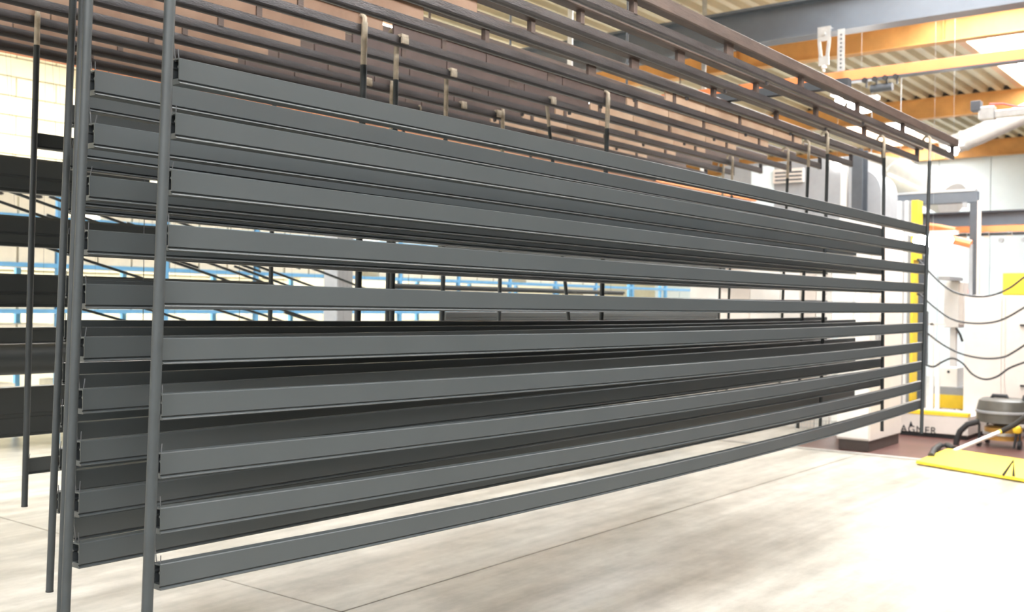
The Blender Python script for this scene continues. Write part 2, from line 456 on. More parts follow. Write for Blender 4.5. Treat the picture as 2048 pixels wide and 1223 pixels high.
pole_px('thin rod at the far end of the carriers, fifth from the front', 4, 1576, 327, 1564, 640, 0.0105, bare=0.2)
pole_px('hooked rod with a yellowish bare top in the middle of the fifth carrier', 4, 729, 62, 717, 560, 0.0145, bare=0.18)
pole_px('hooked rod with a grey bare top behind the rail of the fifth carrier', 4, 793, 94, 785, 560, 0.0125, bare=0.19, dy=0.03)
pole_px('pale short hooked rod beside the grey topped rod', 7, 784, 170, 776, 560, 0.0125, bare=0.26)
pole_px('pale topped rod hanging behind the rail of the sixth carrier', 5, 893, 158, 886, 560, 0.0120, bare=0.3, dy=0.03)
pole_px('white hooked rod just above the middle of the top bar', 7, 1006, 224, 1000, 560, 0.0125, bare=0.4)
pole_px('slightly tilted rod with a pale block over the rail', 5, 1094, 212, 1101, 280, 0.0105, bare=0.16, dy=0.03)
pole_px('tall hooked rod with a pale top over the far half of the bars', 4, 1216, 198, 1205, 560, 0.0135, bare=0.18)
pole_px('thin pale rod near the orange conveyor end', 7, 1447, 334, 1440, 560, 0.0105, bare=0.3)
pole_px('thin pale rod right beside the orange conveyor end', 6, 1465, 326, 1459, 560, 0.0105, bare=0.3)
pole_px('dark rod in the bright gap left of the pale column', 9, 545, 400, 541, 600, 0.0125)
# small blocks clipped over the rails
for (x, yy, k) in ((801, 77, 4), (731, 160, 7), (900, 143, 5), (992, 221, 7), (1100, 196, 5), (921, 251, 7)):
    p = px(x, yy, Y=CY[k])
    t = thing('rail_clip', 'small pale block clipped over a carrier rail ' + {801: 'beside the grey topped rod', 731: 'behind the yellowish rod', 900: 'above the pale topped rod', 992: 'beside the white hooked rod', 1100: 'on the slightly tilted rod', 921: 'just above the top bar'}[x], 'clip', (p.x, CY[k], ZR1), 'pale blocks clipped over the rails')
    MB().box(p.x-0.022, p.x+0.022, CY[k]-0.03, CY[k]+0.03, ZR1-0.002, ZR1+0.012).build('saddle', BARE, t, bevel=0.002)
    MB().box(p.x-0.020, p.x+0.020, CY[k]-0.032, CY[k]-0.022, ZR1-0.03, ZR1-0.002).build('tongue', BARE, t)
# little bent hooks
for i, (x, yy, k) in enumerate(((517, 114, 9), (380, 112, 10), (686, 175, 9), (840, 206, 8), (1048, 218, 9), (1130, 270, 9))):
    p = px(x, yy, Y=CY[k]-0.02); p.z = ZR1-0.022
    o = MB().tube([p+Vector((-0.012, 0, 0.02)), p+Vector((0, 0, 0.024)), p+Vector((0.008, 0, 0.01)), p+Vector((0.006, 0, -0.04))], 0.0045, 6).build('wire_hook', BARE, None, smooth=True)
    tag(o, 'tiny pale bent wire hook just over the top bar, ' + NTH[[1, 0, 2, 3, 4, 5][i]] + ' from the near end', 'hook', 'tiny pale hooks on the rear rails')

# ================================================================== HANGING BARS
BW, BH = 0.034, 0.057
def bar_section():
    w, h = BW/2, BH
    out = [(-w+0.002, 0), (w-0.002, 0), (w, -0.002), (w, -h+0.004), (w-0.003, -h+0.003), (w-0.003, -h), (w+0.002, -h-0.001), (w+0.002, -h-0.005), (w, -h-0.0065),
           (-w-0.001, -h-0.0065), (-w-0.003, -h-0.0045), (-w-0.002, -h-0.002), (-w+0.004, -h+0.0005), (-w+0.004, -h+0.0025), (-w, -h+0.004), (-w, -0.002)]
    return out
SEC = bar_section()
INN = [(-BW/2+0.003, -0.004), (BW/2-0.003, -0.004), (BW/2-0.003, -0.018), (BW/2-0.007, -0.020), (BW/2-0.007, -0.023), (BW/2-0.003, -0.025), (BW/2-0.003, -BH+0.007), (-BW/2+0.003, -BH+0.007), (-BW/2+0.003, -0.025), (-BW/2+0.007, -0.023), (-BW/2+0.007, -0.020), (-BW/2+0.003, -0.018)]
def make_bar(label, near, mid, far, group, yb, wires=True, wire_top=0.10, segs=10):
    """near/mid/far: points on the front top edge; yb: Y of the front face"""
    n = Vector(near); f = Vector(far)
    t = thing('profile_bar', label, 'metal profile', (n.x, yb+BW/2, n.z), group)
    if mid is not None:
        u = (mid[0]-n.x)/(f.x-n.x); sag = (mid[2] - (n.z+(f.z-n.z)*u))/(4*u*(1-u))
    else: sag = 0
    pts = []
    for i in range(segs+1):
        u = i/segs
        pts.append((n.x+(f.x-n.x)*u, yb+BW/2, n.z+(f.z-n.z)*u + sag*4*u*(1-u)))
    m = MB().sweep(SEC, pts, cap=False)
    # end rims: ring faces between outer and inner outline, then a short hollow
    body = m.build('profile', ANTH, t)
    for e, sgn in ((0, 1), (-1, -1)):
        p = pts[e]
        r = MB(); 
        bmn = len(INN)
        # hollow walls
        b = 0
        for dx in (0.0, 0.12*sgn):
            for (yy, z) in INN: r.v.append((p[0]+dx, p[1]+yy, p[2]+z))
        for j in range(bmn): r.f.append((j, (j+1) % bmn, bmn+(j+1) % bmn, bmn+j))
        r.f.append(tuple(bmn+j for j in range(bmn)))
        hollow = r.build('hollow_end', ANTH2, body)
        q = MB()
        no = len(SEC)
        bm = bmesh.new()
        ov = [bm.verts.new((p[0], p[1]+yy, p[2]+z)) for (yy, z) in SEC]
        iv = [bm.verts.new((p[0], p[1]+yy, p[2]+z)) for (yy, z) in INN]
        eds = [bm.edges.new((ov[j], ov[(j+1) % no])) for j in range(no)] + [bm.edges.new((iv[j], iv[(j+1) % bmn])) for j in range(bmn)]
        bmesh.ops.triangle_fill(bm, use_beauty=True, use_dissolve=False, edges=eds)
        me = bpy.data.meshes.new('end_rim'); bm.to_mesh(me); bm.free(); me.materials.append(ANTH)
        link('end_rim', me, body)
    if wires:
        for e, sgn in ((0, 1), (-1, -1)):
            p = Vector(pts[e]); x0 = p.x + 0.004*sgn
            a = Vector((x0, p.y+0.004, p.z)); top = Vector((x0-0.017*sgn, p.y-0.012, p.z+wire_top*random.uniform(0.75, 0.95)))
            MB().tube([a+Vector((0, 0, -0.006)), a+Vector((-0.004*sgn, 0, 0.03)), (a+top)/2+Vector((-0.004*sgn, 0, 0.006)), top], 0.00125, 5).build('hanging_wire', WIRE, t)
            lean = random.uniform(-0.004, 0.006)
            b = Vector((x0+0.003*sgn, p.y-0.006, p.z))
            MB().tube([b+Vector((0, 0, -0.006)), b+Vector((lean, 0, random.uniform(0.018, 0.026)))], 0.00125, 5).build('wire_end', WIRE, t)
    return t
# foremost curtain: measured near / middle / far heights of each bar's front top edge
Y1 = CY[0]
near1 = [(358.5, 115), (352, 224.3), (344, 337.6), (337.6, 448.4), (329.5, 561.2), (326, 676), (325, 787.5), (322.3, 905), (321.4, 1015.6), (321, 1128)]
mid1 = [255.5, 337.8, 422.5, 503.4, 584.7, 668.5, 751, 837, 918, 998.5]
far1 = [(1859, 452.7), (1858, 490.5), (1857, 530), (1853, 567), (1852, 606.7), (1852, 645), (1850, 683.8), (1849, 721.5), (1848, 760.5), (1848, 797)]
rows_n, rows_f, rows_m = [], [], []
for i in range(10):
    n = px(*near1[i], Y=Y1); m_ = px(1000, mid1[i], Y=Y1); f = px(*far1[i], Y=Y1)
    rows_n.append(n); rows_f.append(f); rows_m.append(m_)
    make_bar('%s dark grey profile bar of the foremost hanging curtain' % ORD[i], n, m_, f, 'bars of the foremost curtain', Y1)
# second curtain
Y2 = CY[1]
near2 = [(190.5, 139.3), (189, 245), (179.4, 350), (176.7, 458.7), (172.2, 566.6), (169, 673.3), (166, 777.6), (161.4, 881.6), (158.7, 984), (158.5, 1086.5)]
L = rows_f[0].x - rows_n[0].x
for i in range(10):
    n = px(*near2[i], Y=Y2)
    yb = 457 + 37*i
    f = px(1768 - 0.6*i, yb, Y=Y2)
    sag = -0.0015*i
    mid = ((n.x+f.x)/2, Y2, (n.z+f.z)/2 + sag)
    make_bar('%s dark grey profile bar of the second hanging curtain' % ORD[i], n, mid, f, 'bars of the second curtain', Y2)
# third and fourth curtains: same row heights
for c, (k, xa, xb, ya, yb) in enumerate(((2, 176, 149, 176, 1036), (3, 145, 117, 209, 984))):
    Yc = CY[k]
    for i in range(10):
        u = i/9
        n = px(xa+(xb-xa)*u, ya+(yb-ya)*u, Y=Yc)
        fz = rows_f[i].z + (n.z-rows_n[i].z)
        fx = px((1712, 1655)[c], 600, Y=Yc).x
        f = Vector((fx, Yc, fz))
        mid = ((n.x+f.x)/2, Yc, (n.z+f.z)/2 - 0.014)
        make_bar('%s dark grey profile bar of the %s hanging curtain' % (ORD[i], NTH[k]), n, mid, f, 'bars of the %s curtain' % NTH[k], Yc, segs=6)
# two flat bars on the leftmost rod
Y9 = CY[8]
for i, (x, y0) in enumerate(((74, 265), (57, 918))):
    n = px(x, y0, Y=Y9); f = n + Vector((5.6, 0, 0.0))
    make_bar('%s of the two dark bars on the leftmost bare topped rod' % ('upper', 'lower')[i], n, None, f, 'bars on the leftmost rod', Y9, segs=3, wire_top=0.16)

# ================================================================== REAR LARGE PROFILES
def blade(label, p0, p1, h, wd, grp, rounded=False, ztop=None):
    """large louvre blade from p0 to p1 (front top edge)"""
    p0 = Vector(p0); p1 = Vector(p1)
    t = thing('louvre_blade', label, 'metal profile', tuple(p0), grp)
    if rounded:
        sec = []
        for q in range(16):
            a = 2*PI*q/16
            sec.append((wd/2+wd/2*math.cos(a), -h/2+h/2*math.sin(a)))
        inn = [(wd/2+(y-wd/2)*0.86, -h/2+(z+h/2)*0.93) for (y, z) in sec]
    else:
        sec = [(0, -0.012), (0.008, 0), (wd-0.01, 0), (wd, -0.01), (wd, -h), (0.02, -h), (0.02, -h+0.018), (0, -h+0.022), (0, -h*0.62), (0.006, -h*0.60), (0.006, -h*0.54), (0, -h*0.52)]
        inn = [(0.01, -0.012), (wd-0.01, -0.012), (wd-0.01, -h+0.03), (0.03, -h+0.03), (0.014, -h*0.5)]
    MB().sweep(sec, [p0, p1]).build('blade', ANTH, t, smooth=rounded)
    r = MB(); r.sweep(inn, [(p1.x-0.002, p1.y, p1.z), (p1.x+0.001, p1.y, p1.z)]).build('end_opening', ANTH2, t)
    for xw in (p0.x+0.25, p1.x-0.25):
        MB().tube([(xw, p0.y+wd/2, p0.z-0.005), (xw, p0.y+wd/2, ztop or p0.z+0.12)], 0.002, 5).build('hanging_wire', WIRE, t)
    return t
YB = 5.55
zprev = 2.95
for i, (y0, h, xr, rd, nm) in enumerate(((308, 0.19, 300, False, 'topmost large dark louvre blade'), (428, 0.165, 532, False, 'second large dark louvre blade'), (546, 0.18, 548, False, 'third large dark louvre blade'),
        (655, 0.15, 548, False, 'fourth large dark louvre blade'), (776, 0.27, 520, False, 'lowest large dark louvre blade'))):
    a = px(0, y0, Y=YB); e = px(xr, y0+(628-y0)*xr/2637, Y=YB)
    blade(nm + ' hanging at the left edge', (a.x-2.4, YB, a.z), (e.x, YB, a.z), h, 0.09, 'large louvre blades at the rear', ztop=zprev)
    zprev = a.z-h
a = px(0, 688, Y=4.74); e = px(135, 684, Y=4.74)
blade('large rounded dark tube profile at the left edge', (a.x-2.2, 4.73, a.z), (a.x+1.0, 4.73, a.z), 0.145, 0.09, 'large louvre blades at the rear', True, ztop=ZR0)
for (yy, z, xa, xb, lab) in ((YB+0.045, 2.97, -2.2, 6.5, 'long dark support bar above the large rear blades'), (6.645, 3.22, 4.5, 12.5, 'dark support bar above the middle rear blades')):
    t = thing('support_bar', lab, 'support bar', (xa, yy, z))
    MB().box(xa, xb, yy-0.02, yy+0.02, z-0.02, z+0.03).build('bar', RUST, t, bevel=0.003)
    for xx in (xa+0.4, xb-0.4):
        MB().tube([(xx, yy, z+0.03), (xx, yy, ZD)], 0.010, 8).build('hanger_rod', RUST, t)
# rear dark blades in the middle of the view
YC = 6.6
zprev = 3.20
for i, (xa, xb, y0, h) in enumerate(((890, 1606, 470, 0.17), (890, 1606, 515, 0.17), (786, 1250, 566, 0.05), (892, 1436, 622, 0.11), (880, 1500, 690, 0.12), (880, 1500, 740, 0.12))):
    a = px(xa, y0, Y=YC); b = px(xb, y0+(628-y0)*(xb-xa)/(2637-xa), Y=YC)
    blade('%s dark rear blade seen through the middle gaps between bars' % ORD[i], (a.x, YC, a.z), (b.x, YC, a.z), min(h, 0.165), 0.09, 'dark blades behind the middle gaps', ztop=max(zprev, a.z+0.01))
    zprev = a.z-h
# tilted thin flats
YT = 6.1
tl = [(0, 372), (0, 400), (100, 390), (95, 427), (95, 492), (255, 443), (350, 438), (60, 545), (330, 515), (410, 520), (470, 530), (490, 520), (615, 530), (165, 615), (430, 615), (480, 612), (570, 622), (530, 605)]
tl.sort()
zrail = px(160, 121, Y=6.25).z
for i, (x0, y0) in enumerate(tl):
    a = px(x0, y0, Y=YT+0.06*(i % 4))
    ln = 1.15
    t = thing('tilted_flat', 'thin dark flat hung at a slant, %s of them counted from the left edge' % (NTH + ['thirteenth', 'fourteenth', 'fifteenth', 'sixteenth', 'seventeenth', 'eighteenth'])[i], 'metal flat', tuple(a), 'thin slanted flats in the bright gaps')
    o = link('flat', MB().prism([(0, 0), (0.012, 0), (0.012, -0.016), (0, -0.016)], 0, 0, ln).mesh('flat', ANTH), t, (0, 0, 0))
    o.rotation_euler = (0, math.atan(0.26), 0)
    for u in (0.08, 0.92):
        q = a + Vector((math.cos(math.atan(0.26)), 0, -math.sin(math.atan(0.26))))*ln*u
        MB().tube([q+Vector((0, 0.006, -0.008)), Vector((q.x, 6.235, zrail-0.03))], 0.0007, 4).build('hanging_wire', WIRE, t)
# ================================================================== CONVEYOR RAILS, STEEL
YO = 6.25
p = px(160, 121, Y=YO)
t = thing('conveyor_rail', 'orange overhead conveyor rail running behind the rear carriers', 'conveyor rail', (0, YO, p.z))
xo1 = px(1510, 350, Y=YO).x
MB().box(1.0, xo1, YO-0.03, YO+0.03, p.z-0.04, p.z+0.04).build('rail', ORNG, t, bevel=0.004)
for xx in (3, 6, 9, 12):
    MB().box(xx-0.008, xx+0.008, YO-0.03, YO+0.03, p.z+0.04, ZD).build('hanger', GALV, t)
XB = 11.5
# grey I-beam
gb = px(1544.3, 86.3, X=XB); gt = px(1524, 16, X=XB)
t = thing('steel_girder', 'large grey painted steel girder crossing under the roof', 'girder', (XB, 0, gb.z))
zf = 0.03
hz = (px(1524, 16, X=XB).z - px(1524, 78, X=XB).z)
ya_, yb_ = -4.0, 14.9
MB().box(XB-0.01, XB+0.01, ya_, yb_, gb.z+zf, gb.z+zf+hz).build('web', STEEL, t)
MB().box(XB-0.12, XB+0.12, ya_, yb_, gb.z, gb.z+zf).build('bottom_flange', STEEL, t)
MB().box(XB-0.12, XB+0.12, ya_, yb_, gb.z+zf+hz, gb.z+2*zf+hz).build('top_flange', STEEL, t)
GZ = gb.z
ob = px(1700, 163, X=XB)
OZ = ob.z
t = thing('conveyor_rail', 'orange conveyor rail hung crosswise below the grey girder', 'conveyor rail', (XB, 0, OZ))
OH = px(1700, 142.5, X=XB).z - OZ
MB().box(XB-0.05, XB+0.05, -3.9, 9, OZ, OZ+OH).build('rail', ORNG, t, bevel=0.004)
MB().box(XB-0.06, XB+0.06, -3.9, 9, OZ-0.012, OZ).build('lower_lip', DARKST, t)
# hanger bracket and perforated strip
hp = px(1655, 150, X=XB-0.02)
t = thing('hanger_bracket', 'galvanised forked hanger bracket under the grey girder', 'bracket', (XB, hp.y, OZ))
hw = 0.075
zt_ = px(1655, 52, X=XB).z; zm_ = px(1655, 118, X=XB).z
MB().box(XB-0.14, XB-0.125, hp.y-hw, hp.y+hw, GZ-0.10, GZ+0.06).build('clamp_plate', GALV, t)
MB().box(XB-0.125, XB+0.02, hp.y-hw, hp.y+hw, GZ+0.032, GZ+0.05).build('clamp_top', GALV, t)
for sg in (-1, 1):
    MB().prism([(hp.y+sg*hw, GZ-0.10), (hp.y+sg*(hw-0.035), GZ-0.10), (hp.y+sg*0.02, zm_), (hp.y+sg*0.055, zm_)], 0, XB-0.14, XB-0.125).build('fork_leg', GALV, t)
MB().box(XB-0.14, XB-0.125, hp.y-0.06, hp.y+0.06, zm_-0.10, zm_+0.005).build('fork_foot', GALV, t)
MB().tube([(XB-0.13, hp.y, zm_-0.09), (XB-0.13, hp.y, OZ+OH)], 0.016, 8).build('threaded_rod', GALV, t)
MB().lathe([(0.03, 0), (0.03, 0.02)], (XB-0.13, hp.y, zm_-0.13), 6).build('nut', GALV, t)
MB().lathe([(0.02, -0.155), (0.02, -0.138)], (XB, hp.y, GZ-0.02), 8, axis=0).build('bolt', GALV, t)
sp = px(1692, 100, X=XB)
t = thing('perforated_strip', 'galvanised perforated strip hanging beside the forked bracket', 'strip', (XB, sp.y, OZ))
MB().box(XB-0.155, XB-0.15, sp.y-0.04, sp.y+0.04, OZ+OH-0.02, GZ).build('strip', GALV, t)
for i in range(9):
    z = OZ+OH+0.02 + i*(GZ-OZ-OH-0.04)/9
    MB().lathe([(0.012, -0.1575), (0.012, -0.155)], (XB, sp.y, z), 8, axis=0).build('hole', DARKST, t)
# trolley
a = px(1742, 176, X=XB); b = px(1785, 170, X=XB)
t = thing('conveyor_trolley', 'dark four wheeled trolley hanging on the orange rail', 'trolley', (XB, a.y, OZ))
MB().tube([(XB, a.y, OZ-0.11), (XB, b.y, OZ-0.11)], [0.045, 0.045], 10).build('body', DARKST, t, smooth=True)
for i in range(4):
    yy = a.y + 0.05 + (b.y-a.y-0.1)*i/3
    MB().box(XB-0.01, XB+0.01, yy-0.008, yy+0.008, OZ-0.09, OZ+0.004).build('wheel_arm', DARKST, t)
    MB().lathe([(0.03, -0.075), (0.03, -0.05)], (XB, yy, OZ-0.02), 12, axis=0).build('wheel', BLK, t)

# lamps
def lamp(label, c, ly, r=0.055):
    t = thing('ceiling_lamp', label, 'lamp', (c.x, c.y, c.z), 'glaring lamps')
    MB().box(c.x-0.06, c.x+0.06, c.y-ly/2-0.04, c.y+ly/2+0.04, c.z+r-0.01, c.z+r+0.03).build('housing', LAMPH, t)
    MB().lathe([(0.001, -ly/2), (r*0.8, -ly/2+0.03), (r, -ly/4), (r, ly/4), (r*0.8, ly/2-0.03), (0.001, ly/2)], (c.x, c.y, c.z), 12, axis=1).build('diffuser', LAMP, t, smooth=True)
    MB().tube([(c.x, c.y, c.z+r+0.03), (c.x, c.y, ZD)], 0.0015, 6).build('suspension', GALV, t)
lamp('glaring lamp seen through the gap of the foremost carrier', px(1722, 213, X=12.6), 0.34, 0.085)
lamp('smaller glaring lamp just beside it under the foremost carrier', px(1681, 201, X=12.6), 0.14, 0.07)
lamp('glaring lamp at the very tip of the foremost carrier', px(1907, 300, X=13.5), 0.14, 0.065)
lamp('glaring lamp right beside the far ends of the top two bars', px(1866, 480, X=12.5), 0.46, 0.075)
lamp('small round lamp in the distance above the booth', px(1528, 340, X=16), 0.1)
lamp('small lamp in front of the grey booth housing', px(1674, 329, X=14), 0.1)

# ================================================================== DUCTS
def ring_pts(c, n): return None
def duct(name, label, pts, r, collars, m=DUCT):
    t = thing(name, label, 'duct', tuple(pts[0]))
    MB().tube(pts, r, 24).build('pipe', m, t, smooth=True)
    for (a, b) in collars:
        a = Vector(a); b = Vector(b)
        MB().tube([a, b], r*1.08, 24).build('collar', m, t, smooth=True)
    return t
a = px(1742, 338, X=17.6); b = px(1800, 352, X=17.0); c = px(1905, 400, X=16.5)
dv = (b-a).normalized()
dd = duct('ventilation_duct', 'fat silvery white round duct behind the bar ends', [a-dv*0.3, a, b, c], 0.27, [(b-dv*0.03, b+dv*0.03)])
for q in (a, b):
    MB().tube([q+Vector((0, 0, 0.2)), Vector((q.x, q.y, ZD))], 0.006, 6).build('hanger_rod', GALV, dd)
a = px(1885, 298, X=18); b = px(1960, 268, X=18); c = px(2060, 222, X=18)
dv = (c-b).normalized()
duct('ventilation_pipe', 'slim white pipe rising toward the roof in the upper corner', [a, b, c, c+dv*1.5], 0.16, [(px(1928, 281, X=18)-dv*0.02, px(1928, 281, X=18)+dv*0.02)])

# strut with little camera
t_ = px(1948, 222, X=12.2); e_ = px(2060, 238, X=12.2)
t = thing('strut_arm', 'galvanised strut arm with a dark end box and red cable', 'strut', tuple(t_))
MB().box(12.16, 12.24, e_.y-0.3, t_.y-0.22, t_.z-0.10, t_.z-0.02).build('channel', GALV, t, bevel=0.006)
MB().box(12.14, 12.26, t_.y-0.22, t_.y-0.06, t_.z-0.11, t_.z+0.03).build('end_block', GALV, t, bevel=0.006)
MB().box(12.13, 12.25, t_.y-0.08, t_.y+0.02, t_.z-0.01, t_.z+0.10).build('end_box', DARKST, t, bevel=0.004)
MB().tube([(12.2, t_.y-0.16, t_.z+0.06), (12.2, t_.y-0.3, t_.z+0.05), (12.2, t_.y-0.45, t_.z+0.0), (12.2, e_.y-0.3, t_.z-0.005)], 0.012, 6).build('red_cable', REDC, t, smooth=True)
MB().tube([(12.2, e_.y-0.1, t_.z-0.02), (12.2, e_.y-0.1, ZD)], 0.012, 6).build('drop_rod', GALV, t)

# ================================================================== BOOTH SIDE
def P(x, y, X): return px(x, y, X=X)
def ypx(x, X, y=600): return px(x, y, X=X).y
def zpx(y, X, x=1800): return px(x, y, X=X).z
# dark column
X_ = 12.9
y0, y1 = ypx(1727, X_), ypx(1706, X_)
t = thing('steel_column', 'dark grey steel column standing behind the far bar ends', 'column', (X_, y0, 0))
MB().box(X_-0.1, X_-0.085, y0, y1, 0, zpx(300, X_, 1715)).build('front_flange', DARKST, t)
MB().box(X_+0.085, X_+0.1, y0, y1, 0, zpx(300, X_, 1715)).build('back_flange', DARKST, t)
MB().box(X_-0.085, X_+0.085, (y0+y1)/2-0.008, (y0+y1)/2+0.008, 0, zpx(300, X_, 1715)).build('web', DARKST, t)
MB().box(X_-0.16, X_+0.16, y0-0.06, y1+0.06, 0, 0.02).build('base_plate', DARKST, t)
# white post
yw0, yw1 = ypx(1692, X_), ypx(1680, X_)
t = thing('white_post', 'slim white post beside the dark column', 'post', (X_, yw0, 0))
MB().box(X_-0.03, X_+0.03, yw0, yw1, 0.012, zpx(320, X_, 1686)).build('shaft', WHITE, t)
MB().box(X_-0.07, X_+0.07, yw0-0.03, yw1+0.03, 0, 0.012).build('foot', WHITE, t)
# grey booth housing with louvre
X_ = 14.0
ya, yb = ypx(1703, X_), ypx(1440, X_)
zb, zt = zpx(455, X_, 1600), zpx(318, X_, 1620)
t = thing('booth_housing', 'grey sheet metal booth housing above the white booth wall', 'housing', (X_, ya, zb))
MB().box(X_, X_+1.2, ya, yb, zb, zt).build('shell', GREYW, t, bevel=0.01)
MB().box(X_-0.012, X_, ypx(1545, X_), ypx(1500, X_), zb+0.02, zt-0.05).build('side_panel', PANEL, t)
la, lb = ypx(1606, X_), ypx(1546, X_)
z0, z1 = zpx(366, X_, 1575), zpx(338, X_, 1575)
MB().box(X_-0.05, X_-0.001, la, lb, z0, z1).build('louvre_frame', PINKW, t)
for i in range(3):
    MB().box(X_-0.06, X_-0.05, la+0.02, lb-0.03, z0+0.03+i*(z1-z0-0.04)/3, z0+0.05+i*(z1-z0-0.04)/3).build('louvre_slot', DARKST, t)
hy0, hy1 = ypx(1762, 13.2), ypx(1728, 13.2)
# rounded hopper
t = thing('hopper', 'rounded grey metal hopper beside the dark column', 'hopper', (13.2, hy0, zpx(450, 13.2)))
prof = [(hy1, zpx(450, 13.2)), (hy0, zpx(450, 13.2))]
zz1, zz0 = zpx(338, 13.2), zpx(385, 13.2)
for q in range(7):
    a = q/6*PI/2
    prof.append((hy0+(hy1-hy0)*(1-math.cos(a)), zz0+(zz1-zz0)*math.sin(a)))
MB().prism(prof, 0, 13.15, 13.8).build('body', GREYW, t)
MB().box(13.13, 13.15, hy1-0.03, hy1, zpx(450, 13.2), zz1).build('edge_strip', PINKW, t)
MB().box(13.2, 13.26, hy0+0.02, hy0+0.08, 0, zpx(450, 13.2)).box(13.2, 13.26, hy1-0.10, hy1-0.04, 0, zpx(450, 13.2)).build('leg_frame', GREYW, t)
# white booth wall made of panels
X_ = 13.4
t = thing('booth_wall', 'bright white booth wall of upright panels behind the bars', 'booth wall', (X_, ypx(1660, X_), 0))
xsb = [1662, 1632, 1600, 1560, 1500, 1440, 1380]
for i in range(6):
    a, b = ypx(xsb[i], X_), ypx(xsb[i+1], X_)
    MB().box(X_, X_+0.06, a+0.004, b-0.004, 0, zpx(462, X_, 1600)-0.01).build('panel', (WHITE, PINKW, WHITE, WHITE, PINKW, WHITE)[i], t)
MB().box(X_-0.01, X_+0.07, ypx(1662, X_), ypx(1380, X_), zpx(462, X_, 1600)-0.01, zpx(462, X_, 1600)+0.05).build('top_rail', GREYW, t)
# white cabinet on dark plinth
cx0, cx1 = 11.62, 12.72
c_y0 = px(1742, 905, Z=0).y; c_y1 = ypx(1676, cx0)
cy0 = ypx(1743, cx0)
ztc = zpx(432, cx0, 1740)
t = thing('white_cabinet', 'tall white cabinet on a dark plinth at the far bar ends', 'cabinet', (cx0, cy0, 0))
MB().box(cx0+0.03, cx1-0.02, cy0+0.02, c_y1-0.02, 0, 0.12).build('plinth', PLINTH, t)
MB().box(cx0+0.012, cx1, cy0, c_y1, 0.12, ztc).build('body', PINKW, t, bevel=0.004)
dr = MB().box(cx0-0.004, cx0+0.012, cy0+0.02, c_y1-0.006, 0.14, ztc-0.02).build('door', WHITE, t, bevel=0.003)
MB().box(cx0-0.02, cx0-0.004, c_y1-0.06, c_y1-0.045, 1.0, 1.15).build('handle', BLK, dr)
MB().box(cx0+0.15, cx0+0.30, cy0-0.008, cy0, 1.22, 1.45).build('notice_plate', GREYW, t)
# reciprocator tower with strips
X_ = 14.6
t = thing('lift_tower', 'upright lift tower of grey and white strips with a yellow edge', 'lift tower', (X_, ypx(1835, X_), 0))
strips = [(1775, 1786, WHITE), (1786, 1793, GREYW), (1793, 1800, WHITE), (1800, 1808, GREYW), (1808, 1814, WHITE), (1814, 1821, GREYW)]
for (xa, xb, m_) in strips:
    d = 0.03 if m_ is YEL else (0.02 if m_ is WHITE else 0.0)
    MB().box(X_-d, X_+0.2, ypx(xb, X_), ypx(xa, X_)-0.002, 0.05, zpx(402, X_, 1800)).build('yellow_edge' if m_ is YEL else 'strip', m_, t)
MB().box(X_-0.03, X_+0.2, ypx(1834, X_), ypx(1822, X_), zpx(520, X_, 1828), zpx(402, X_, 1800)).build('yellow_edge', YEL, t)
MB().box(X_-0.03, X_+0.2, ypx(1827, X_), ypx(1822, X_), 0.05, zpx(520, X_, 1828)-0.002).build('yellow_edge', YEL, t)
MB().box(X_-0.1, X_+0.4, ypx(1840, X_), ypx(1770, X_), 0, 0.05).build('base', DARKST, t)
# gate frame
X_ = 15.15
ga, gb2 = ypx(1954, X_), ypx(1765, X_)
zt = zpx(385, X_, 1900); zb = zpx(407, X_, 1900)
t = thing('gate_frame', 'dark grey rectangular gate frame in front of the panel wall', 'frame', (X_, ga, 0))
MB().box(X_-0.06, X_+0.06, ga, gb2, zb, zt).build('lintel', STEEL, t, bevel=0.004)
MB().box(X_-0.07, X_+0.05, ga+0.02, gb2, zt, zt+0.03).build('top_plate', GALV, t)
MB().box(X_-0.06, X_+0.06, ga, ga+0.095, 0.0, zb-0.002).build('post', DARKST, t, bevel=0.004)
MB().box(X_-0.05, X_+0.05, ga-0.03, ga-0.001, 0.0, zb+0.02).build('post_cover', PINKW, t)
MB().box(X_-0.06, X_+0.06, gb2-0.1, gb2-0.005, 0.0, zb-0.002).build('post', DARKST, t, bevel=0.004)
for xx in (1770, 1815, 1930):
    MB().box(X_-0.09, X_-0.06, ypx(xx, X_)-0.03, ypx(xx, X_)+0.03, zb-0.07, zb+0.0).build('bracket', GREYW, t)
bp = px(1943, 582, X=15.2)
t = thing('beacon', 'small red beacon light at the foot of the gate post', 'beacon', tuple(bp))
MB().lathe([(0.001, 0.06), (0.03, 0.05), (0.045, 0.02), (0.045, -0.03), (0.03, -0.03)], tuple(bp), 12).build('lens', REDB, t, smooth=True)
MB().lathe([(0.035, -0.05), (0.035, -0.03)], tuple(bp), 12).build('base', BLK, t)
MB().box(bp.x, X_-0.06, bp.y-0.015, bp.y+0.015, bp.z-0.05, bp.z-0.03).build('arm', BLK, t)
